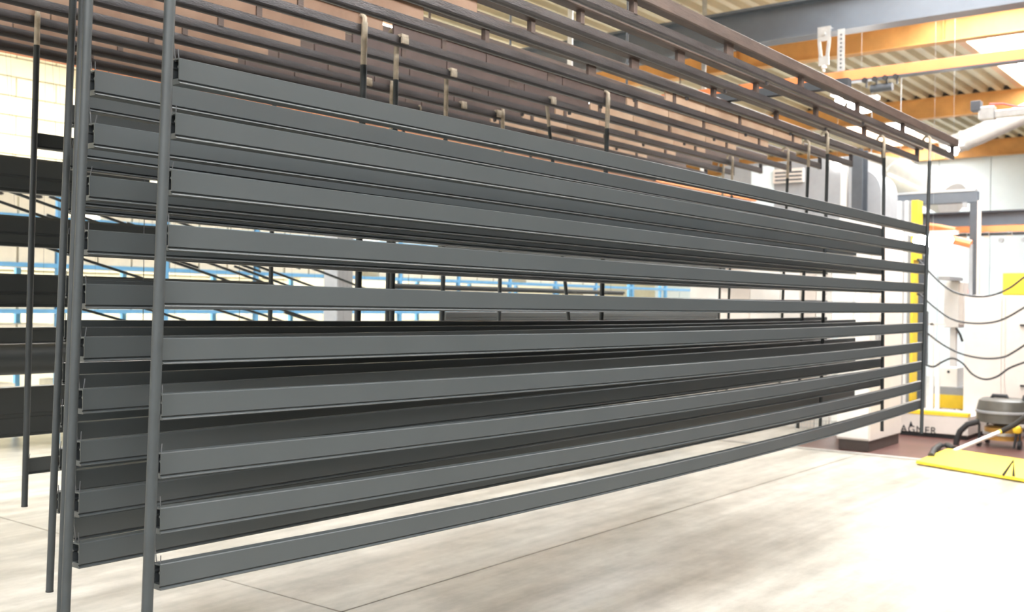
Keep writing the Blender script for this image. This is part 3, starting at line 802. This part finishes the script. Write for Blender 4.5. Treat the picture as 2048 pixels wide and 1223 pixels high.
# long dark girder and low orange conveyor behind the gate
X_ = 16.0
za, zb = zpx(424, X_, 1990), zpx(447, X_, 1990)
t = thing('low_girder', 'long dark horizontal girder behind the gate frame', 'girder', (X_, 0, zb))
yl, yr = ypx(1836, X_), ypx(2048, X_)-2.2
MB().box(X_-0.01, X_+0.01, yr, yl, zb, za).build('web', STEEL, t)
MB().box(X_-0.09, X_+0.09, yr, yl, za, za+0.02).build('top_flange', DARKST, t)
MB().box(X_-0.09, X_+0.09, yr, yl, zb-0.02, zb).build('bottom_flange', STEEL, t)
for yy in (yr+0.2, yl-0.06):
    MB().box(X_-0.05, X_+0.05, yy-0.05, yy+0.05, 0, zb-0.02).build('leg', STEEL, t)
X_ = 15.6
z0, z1 = zpx(464, X_, 1990), zpx(451, X_, 1990)
t = thing('low_conveyor', 'low orange conveyor rail with dark chain below the girder', 'conveyor rail', (X_, 0, z0))
yl, yr = ypx(1766, X_), ypx(2048, X_)-2.2
MB().box(X_-0.03, X_+0.03, yr, yl, z0, z1).build('rail', ORNG, t)
ny = 14
for i in range(ny):
    yy = yr + (yl-yr)*(i+0.5)/ny
    MB().box(X_-0.045, X_+0.045, yy-0.14, yy+0.14, z0-0.045, z0-0.01).build('chain_link', BLK, t)
    MB().box(X_-0.03, X_-0.02, yy+0.15, yy+0.22, z0-0.09, z0+0.01).build('chain_bracket', PINKW, t)
    MB().lathe([(0.035, -0.02), (0.035, 0.02)], (X_, yy, z0-0.115), 10, axis=0).build('hook_wheel', GREYW, t)
for yy in (yr+0.1, yl-0.1):
    MB().box(X_+0.03, X_+0.08, yy-0.03, yy+0.03, 0.0, z1).build('leg', STEEL, t)
# orange curved guide
t = thing('curved_guide', 'curved orange guide rail sloping below the low conveyor', 'guide rail', tuple(px(1865, 468, X=14.4)))
pts = [px(x, y, X=14.6) for (x, y) in ((1852, 470), (1880, 474), (1910, 480), (1942, 488))]
m = MB()
for p_, q_ in zip(pts[:-1], pts[1:]):
    pass
MB().tube(pts, 0.055, 8).build('rail', ORNG, t, smooth=True)
MB().tube([p_+Vector((0, 0, 0.14)) for p_ in pts[:3]], 0.03, 8).build('upper_rail', ORNG, t, smooth=True)
for p_ in (pts[0], pts[-1]):
    MB().box(p_.x-0.02, p_.x+0.02, p_.y-0.02, p_.y+0.02, 0, p_.z).build('leg', GREYW, t)
# control cabinet
X_ = 14.4
ka, kb = ypx(2110, X_), ypx(1927, X_, 700)
zt = zpx(590, X_, 1990)
t = thing('control_cabinet', 'large beige control cabinet with two doors behind the vacuum', 'cabinet', (X_, ka, 0))
MB().box(X_+0.015, X_+0.6, ka, kb, 0.10, zt).build('body', PINKW, t, bevel=0.006)
ks = ypx(2003, X_, 700); ks2 = ypx(2010, X_, 700)
MB().box(X_, X_+0.015, ks+0.004, kb-0.005, 0.12, zt-0.02).build('door', PINKW, t, bevel=0.003)
MB().box(X_, X_+0.015, ks2+0.004, ks-0.004, 0.12, zt-0.02).build('door_strip', PINKW, t)
dr = MB().box(X_, X_+0.015, ka+0.005, ks2-0.004, 0.12, zt-0.02).build('door', PINKW, t, bevel=0.003)
MB().box(X_+0.03, X_+0.58, ka+0.02, kb-0.02, 0, 0.10).build('plinth', PLINTH, t)
for (yy_) in (650, 771):
    hpnt = px(2046, yy_, X=X_)
    MB().box(X_-0.03, X_, hpnt.y-0.08, hpnt.y+0.03, hpnt.z-0.012, hpnt.z+0.012).build('handle', BLK, dr)
# white switch box and yellow sign box
a = px(1888, 562, X=15.7); b = px(1917, 655, X=15.7)
t = thing('switch_box', 'white switch box on a post beside the control cabinet', 'box', (15.7, b.y, b.z))
MB().box(15.7, 16.0, b.y, a.y, b.z, a.z).build('case', WHITE, t, bevel=0.008)
MB().box(15.7, 16.0, b.y-0.06, b.y-0.002, b.z+0.05, a.z-0.02).build('side_door', PINKW, t)
MB().box(15.8, 15.9, (a.y+b.y)/2-0.04, (a.y+b.y)/2+0.04, 0, b.z).build('post', WHITE, t)
MB().box(15.75, 15.05, b.y-0.04, a.y-0.1, a.z, a.z+0.05).build('cap', GREYW, t)
MB().tube([px(1912, 655, X=15.68), px(1920, 668, X=15.68), px(1925, 683, X=15.68)], 0.018, 6).build('cable_tail', BLK, t)
a = px(2003, 545, X=14.35); b = px(2075, 597, X=14.35)
t = thing('yellow_box', 'yellow rectangular box on top of the control cabinet', 'box', (14.38, b.y, zt))
MB().box(14.42, 14.6, b.y, a.y, zt, a.z).build('case', YEL, t, bevel=0.004)
MB().box(14.41, 14.42, b.y+0.02, a.y-0.02, zt+0.02, a.z-0.02).build('front_plate', YEL, t)
# white frame posts with table, carton, yellow beam
X_ = 14.2
t = thing('white_stand', 'white stand of two slim posts beside the bar ends', 'stand', (X_, ypx(1880, X_), 0.0))
for (xa, xb, ytop) in ((1862, 1869, 632), (1873, 1881, 680)):
    MB().box(X_-0.02, X_+0.02, ypx(xb, X_), ypx(xa, X_), 0.02, zpx(ytop, X_, 1870)).build('post', WHITE, t)
MB().box(X_-0.03, X_+0.03, ypx(1888, X_), ypx(1858, X_), 0, 0.02).build('foot', WHITE, t)
MB().box(X_-0.02, X_+0.02, ypx(1891, X_), ypx(1857, X_), zpx(650, X_, 1870), zpx(646, X_, 1870)).build('cross_arm', PINKW, t)
X_ = 15.0
t = thing('side_table', 'low table with a yellow front beam and grey top', 'table', (X_, ypx(1926, X_), 0.0))
ya, yb = ypx(1930, X_), ypx(1868, X_)
MB().box(X_, X_+0.5, ya, yb, zpx(789, X_, 1900), zpx(774, X_, 1900)).build('top', GREYW, t)
MB().box(X_-0.02, X_+0.05, ya, yb, zpx(816, X_, 1900), zpx(789, X_, 1900)-0.002).build('front_beam', YEL, t)
for yy in (ya+0.04, yb-0.04):
    MB().box(X_+0.1, X_+0.16, yy-0.03, yy+0.03, 0, zpx(789, X_, 1900)).build('leg', GREYW, t)
zt = zpx(774, X_, 1900)
t = thing('white_carton', 'white carton with a dark hand hole on the low table', 'carton', (X_, ypx(1920, X_), zt))
MB().box(X_+0.05, X_+0.4, ypx(1914, X_), ypx(1880, X_), zt, zpx(735, X_, 1900)).build('case', WHITE, t, bevel=0.004)
hh = px(1897, 743, X=X_+0.05)
MB().lathe([(0.02, -0.006), (0.02, -0.001)], (X_+0.05, hh.y, hh.z), 10, axis=0).build('hand_hole', BLK, t)
# lettered base plate
X_ = 13.55
t = thing('lettered_plinth', 'grey base plate with dark lettering and a yellow top edge', 'base', (X_, ypx(1935, X_), 0.0))
ba, bb = ypx(1936, X_, 870), ypx(1795, X_, 860)
zt = zpx(829, X_, 1860)
MB().box(X_, X_+0.9, ba, bb, 0.05, zt).build('plate', PINKW, t, bevel=0.004)
MB().box(X_+0.03, X_+0.87, ba+0.02, bb-0.02, 0.0, 0.05).build('recess', BLK, t)
MB().box(X_-0.004, X_+0.12, ba, bb, zt, zt+0.045).build('yellow_edge', YEL, t)
PLZ = zt
tx = bpy.data.curves.new('lettering', 'FONT')
tx.body = 'WAGNER'; tx.extrude = 0.002
cap = zpx(855, X_, 1840) - zpx(866, X_, 1840)
tx.size = 0.125
tx.space_character = 1.12
tx.materials.append(INK)
to = bpy.data.objects.new('lettering', tx); C.objects.link(to)
# text faces -X: local x -> -Y, local y -> Z
pr = px(1873, 868, X=X_)
to.matrix_world = Matrix(((0, 0, -1, X_-0.004), (-1, 0, 0, pr.y+0.60), (0, 1, 0, pr.z), (0, 0, 0, 1)))
bpy.context.view_layer.update()
wtxt = to.dimensions.x
dep = bpy.context.evaluated_depsgraph_get()
tme = bpy.data.meshes.new_from_object(to.evaluated_get(dep))
mw = to.matrix_world.copy(); mw[1][3] = pr.y + wtxt
tme.transform(mw); tme.materials.clear(); tme.materials.append(INK)
C.objects.unlink(to); bpy.data.objects.remove(to)
lo = link('lettering', tme, t)
ap = px(1822, 848, X=X_)
MB().prism([(ap.y-0.022, ap.z-0.02), (ap.y+0.022, ap.z-0.02), (ap.y, ap.z+0.045)], 0, X_-0.006, X_-0.001).build('arrow_mark', INK, t)
# tangle below booth edge (dark oval object near column)
# hanging cables
cabs = [([(1838, 520), (1870, 555), (1905, 582), (1945, 592), (1985, 590), (2020, 575), (2060, 548)], 'uppermost'),
        ([(1840, 588), (1870, 615), (1905, 638), (1945, 646), (1985, 644), (2015, 634), (2060, 608)], 'second'),
        ([(1842, 655), (1880, 685), (1920, 706), (1965, 716), (2005, 714), (2030, 702), (2065, 680)], 'third'),
        ([(1845, 726), (1866, 733), (1885, 723), (1905, 716), (1925, 726), (1945, 748), (1970, 758), (1995, 752), (2020, 735), (2065, 718)], 'wavy lowest')]
for pts, nm in cabs:
    pp = [px(x, y, X=13.9) for (x, y) in pts]
    pp.append(px(2098, pts[-1][1]-16 if pts[-1][1] > 600 else 552, X=14.41))
    fine = []
    for i in range(len(pp)-1):
        p0, p1, p2, p3 = pp[max(i-1, 0)], pp[i], pp[i+1], pp[min(i+2, len(pp)-1)]
        for s_ in range(5):
            u = s_/5
            fine.append(0.5*((2*p1)+(-p0+p2)*u+(2*p0-5*p1+4*p2-p3)*u*u+(-p0+3*p1-3*p2+p3)*u**3))
    fine.append(pp[-1])
    tag(MB().tube(fine, 0.0125, 8).build('slack_cable', BLK, None, smooth=True), '%s dark cable sagging across in front of the control cabinet' % nm, 'cable', 'slack cables')
# gun mounts where the cables start
X_ = 14.0
t = thing('gun_rack', 'dark upright rack just behind the far bar ends where cables start', 'rack', (X_, ypx(1846, X_), 0.25))
MB().box(X_-0.02, X_+0.02, ypx(1856, X_, 650), ypx(1839, X_, 650), zpx(730, X_, 1846), zpx(622, X_, 1846)).build('plate', DARKST, t)
MB().box(X_, X_+0.03, ypx(1848, X_, 650), ypx(1844, X_, 650), PLZ, zpx(512, X_, 1846)).build('pole', DARKST, t)
for yy in (520, 588, 655, 726):
    q = px(1841, yy, X=X_)
    MB().tube([(X_-0.12, q.y, q.z), (X_+0.02, q.y-0.03, q.z)], 0.018, 8).build('gun', BLK, t)
# industrial vacuum
vb = px(2000, 893, Z=0.0)
VX, VY = vb.x+0.1, px(2003, 840, X=vb.x).y
def vz(y): return px(2003, y, X=VX).z
t = thing('industrial_vacuum', 'dark industrial vacuum cleaner with an amber container', 'vacuum cleaner', (VX, VY, 0))
sy = abs(ypx(1953, VX, 840)-VY)
prof = [(0.001, vz(857)), (0.10, vz(856)), (0.11, vz(848)), (0.30, vz(842)), (sy*0.98, vz(835)), (sy, vz(822)), (sy*0.96, vz(812)), (sy*0.90, vz(800)), (sy*0.78, vz(796)), (0.001, vz(795))]
MB().lathe(prof, (VX, VY, 0), 24).build('motor_head', VACM, t, smooth=True)
MB().lathe([(sy*0.93, vz(826)), (sy*1.02, vz(824)), (sy*1.02, vz(820)), (sy*0.93, vz(818))], (VX, VY, 0), 24).build('head_band', GREYW, t, smooth=True)
MB().tube([(VX, VY+sy*0.45, vz(797)), (VX, VY+sy*0.4, vz(791)), (VX, VY-sy*0.1, vz(791)), (VX, VY-sy*0.15, vz(798))], 0.022, 8).build('carry_handle', BLK, t, smooth=True)
for dy in (-0.24, -0.34):
    MB().tube([(VX-0.05, VY+dy, vz(800)), (VX-0.05, VY+dy, vz(786))], [0.045, 0.02], 8).build('latch_knob', BLK, t)
MB().lathe([(0.20, 0.08), (0.21, 0.2), (0.21, vz(853)), (0.16, vz(850))], (VX, VY, 0), 20).build('container', AMBER, t, smooth=True)
MB().lathe([(0.225, vz(866)-0.01), (0.225, vz(862))], (VX, VY, 0), 20).build('container_band', GALV, t)
for (dx, dy) in ((-0.2, 0.22), (-0.2, -0.22), (0.2, 0.22), (0.2, -0.22)):
    MB().tube([(VX+dx, VY+dy, 0.06), (VX+dx, VY+dy, vz(845))], 0.014, 8).build('frame_leg', BLK, t)
    MB().lathe([(0.05, -0.02), (0.05, 0.02)], (VX+dx, VY+dy, 0.05), 14, axis=1).build('caster', BLK, t)
MB().lathe([(0.001, 0.05), (0.04, 0.035), (0.05, 0), (0.04, -0.035), (0.001, -0.05)], tuple(px(2034, 859, X=VX-0.3)), 12).build('yellow_knob', YEL, t, smooth=True)
q = px(2034, 862, X=VX-0.3)
MB().tube([q, (q.x, q.y+0.03, 0.02)], [0.018, 0.014], 8).build('lever', BLK, t)
MB().tube([(VX-0.2, q.y, q.z), (VX-0.3, q.y, q.z)], 0.015, 8).build('lever_joint', BLK, t)
# hose from the vacuum
hp = [px(x, y, X=VX-0.25) for (x, y) in ((1958, 842), (1935, 848), (1920, 862), (1913, 880), (1912, 897))]
tag(MB().tube(hp, 0.035, 10).build('vacuum_hose', BLK, None, smooth=True), 'black vacuum hose arching down beside the vacuum cleaner', 'hose')
hp = [px(x, y, Z=0.04) for (x, y) in ((1908, 897), (1895, 890), (1880, 890), (1868, 899), (1862, 912))]
tag(MB().tube(hp, 0.035, 10).build('floor_hose', BLK, None, smooth=True), 'black hose loop lying behind the yellow plate', 'hose')
# wand
a = px(1908, 901, Z=0.03); b = px(2003, 862, X=VX-0.55); c = px(2060, 826, X=VX-0.6)
t = thing('suction_wand', 'white suction wand leaning on the yellow plate, dark grip above', 'wand', tuple(a))
MB().tube([a, b], 0.022, 10).build('tube', WHITE, t, smooth=True)
MB().tube([b-(b-a)*0.05, b+(c-b)*0.02], 0.026, 10).build('sleeve', YEL, t, smooth=True)
MB().tube([b, (b+c)/2+Vector((0, 0, -0.02)), c], 0.03, 10).build('grip_hose', BLK, t, smooth=True)
# yellow plate and its handle
pts = [px(x, y, Z=0.04) for (x, y) in ((1832, 921), (1896, 896), (2048, 918), (2120, 930), (2120, 975), (2048, 957))]
t = thing('yellow_plate', 'yellow cover plate lying at the edge of the concrete floor', 'cover plate', tuple(pts[0]))
MB().prism([(p_.x, p_.y) for p_ in pts], 2, 0.013, 0.04).build('plate', YEL, t)
a = px(2006, 950, Z=0.04); b = px(2027, 921, Z=0.04); b2 = px(2027, 952, Z=0.04)
tp = px(2027, 920, X=b2.x)
MB().tube([a, tp, b2], 0.014, 8).build('lifting_handle', BLK, t)
# low mesh guard at the booth foot
X_ = 12.9
t = thing('mesh_guard', 'low wire mesh guard at the foot of the booth wall', 'guard', (X_, ypx(1676, X_), 0))
a, b = ypx(1676, X_, 900), ypx(1590, X_, 890)
for i in range(15):
    yy = a+(b-a)*i/14
    MB().tube([(X_, yy, 0.02), (X_, yy, 0.17)], 0.004, 4).build('upright_wire', GALV, t)
for zz in (0.02, 0.07, 0.12, 0.17):
    MB().tube([(X_, a, zz), (X_, b, zz)], 0.004, 4).build('cross_wire', GALV, t)
MB().box(X_-0.03, X_+0.03, a-0.12, a-0.0, 0, 0.5).build('end_post', PINKW, t)

# ================================================================== STORAGE RACK AT THE REAR
YR = 11.0
t = thing('storage_rack', 'blue pallet rack with white cartons seen through the gaps', 'storage rack', (4, YR, 0))
LEV = [0.42, 0.98, 1.48, 1.98, 2.50]
posts = [4.65+1.35*i for i in range(13)]
pm = MB().box(-0.028, 0.028, -0.028, 0.028, 0, 2.95).mesh('post', BLUE)
for xx in posts:
    link('post', pm, t, (xx-4, 0, 0)); link('post', pm, t, (xx-4, 0.9, 0))
bmx = MB().box(0.029, 1.321, -0.03, 0.03, -0.045, 0).mesh('beam', BLUE)
dk = MB().box(0.0, 1.35, 0.04, 0.86, -0.03, 0.0).mesh('shelf_board', PALEC)
for z in LEV:
    for xx in posts[:-1]:
        link('beam', bmx, t, (xx-4, 0, z)); link('shelf_board', dk, t, (xx-4, 0, z))
cm = MB().box(0, 0.40, 0, 0.5, 0, 0.34).mesh('case', CART, bevel=0.004)
cm2 = MB().box(0, 0.40, 0, 0.5, 0, 0.27).mesh('case', CART, bevel=0.004)
hm = MB()
hm.v = [(0.2+0.055*math.cos(2*PI*j/14), -0.002, 0.2+0.02*math.sin(2*PI*j/14)) for j in range(14)] + [(0.2+0.055*math.cos(2*PI*j/14), 0.0, 0.2+0.02*math.sin(2*PI*j/14)) for j in range(14)]
hm.f = [tuple(range(14))] + [(j, (j+1) % 14, 14+(j+1) % 14, 14+j) for j in range(14)]
hme = hm.mesh('hand_hole', BLK)
levn = ['bottom', 'second', 'third', 'fourth', 'top']
for li, z in enumerate(LEV):
    for bi in range(9):
        x = posts[bi] + 0.05
        for q in range(3):
            if random.random() < 0.08: continue
            low = random.random() < 0.35
            o = thing('carton', 'white carton, %s along its bay, %s shelf, %s rack bay from the left edge' % (('first', 'middle', 'last')[q], levn[li], NTH[bi]), 'carton', (x+q*0.425, YR-0.02, z), 'cartons on the blue rack')
            cs = link('case', cm2 if low else cm, o, (0, 0.0, 0.0))
            link('hand_hole', hme, cs, (0, -0.001, 0))
# pale column between
p = px(680, 560, Y=9.6)
t = thing('hall_column', 'pale grey hall column seen in the bright gap', 'column', (p.x, 9.6, 0))
MB().box(p.x-0.13, p.x+0.13, 9.5, 9.76, 0, ZD-0.002).build('shaft', GREYW, t, bevel=0.01)
MB().box(p.x-0.2, p.x+0.2, 9.43, 9.83, 0, 0.03).build('foot', GREYW, t)
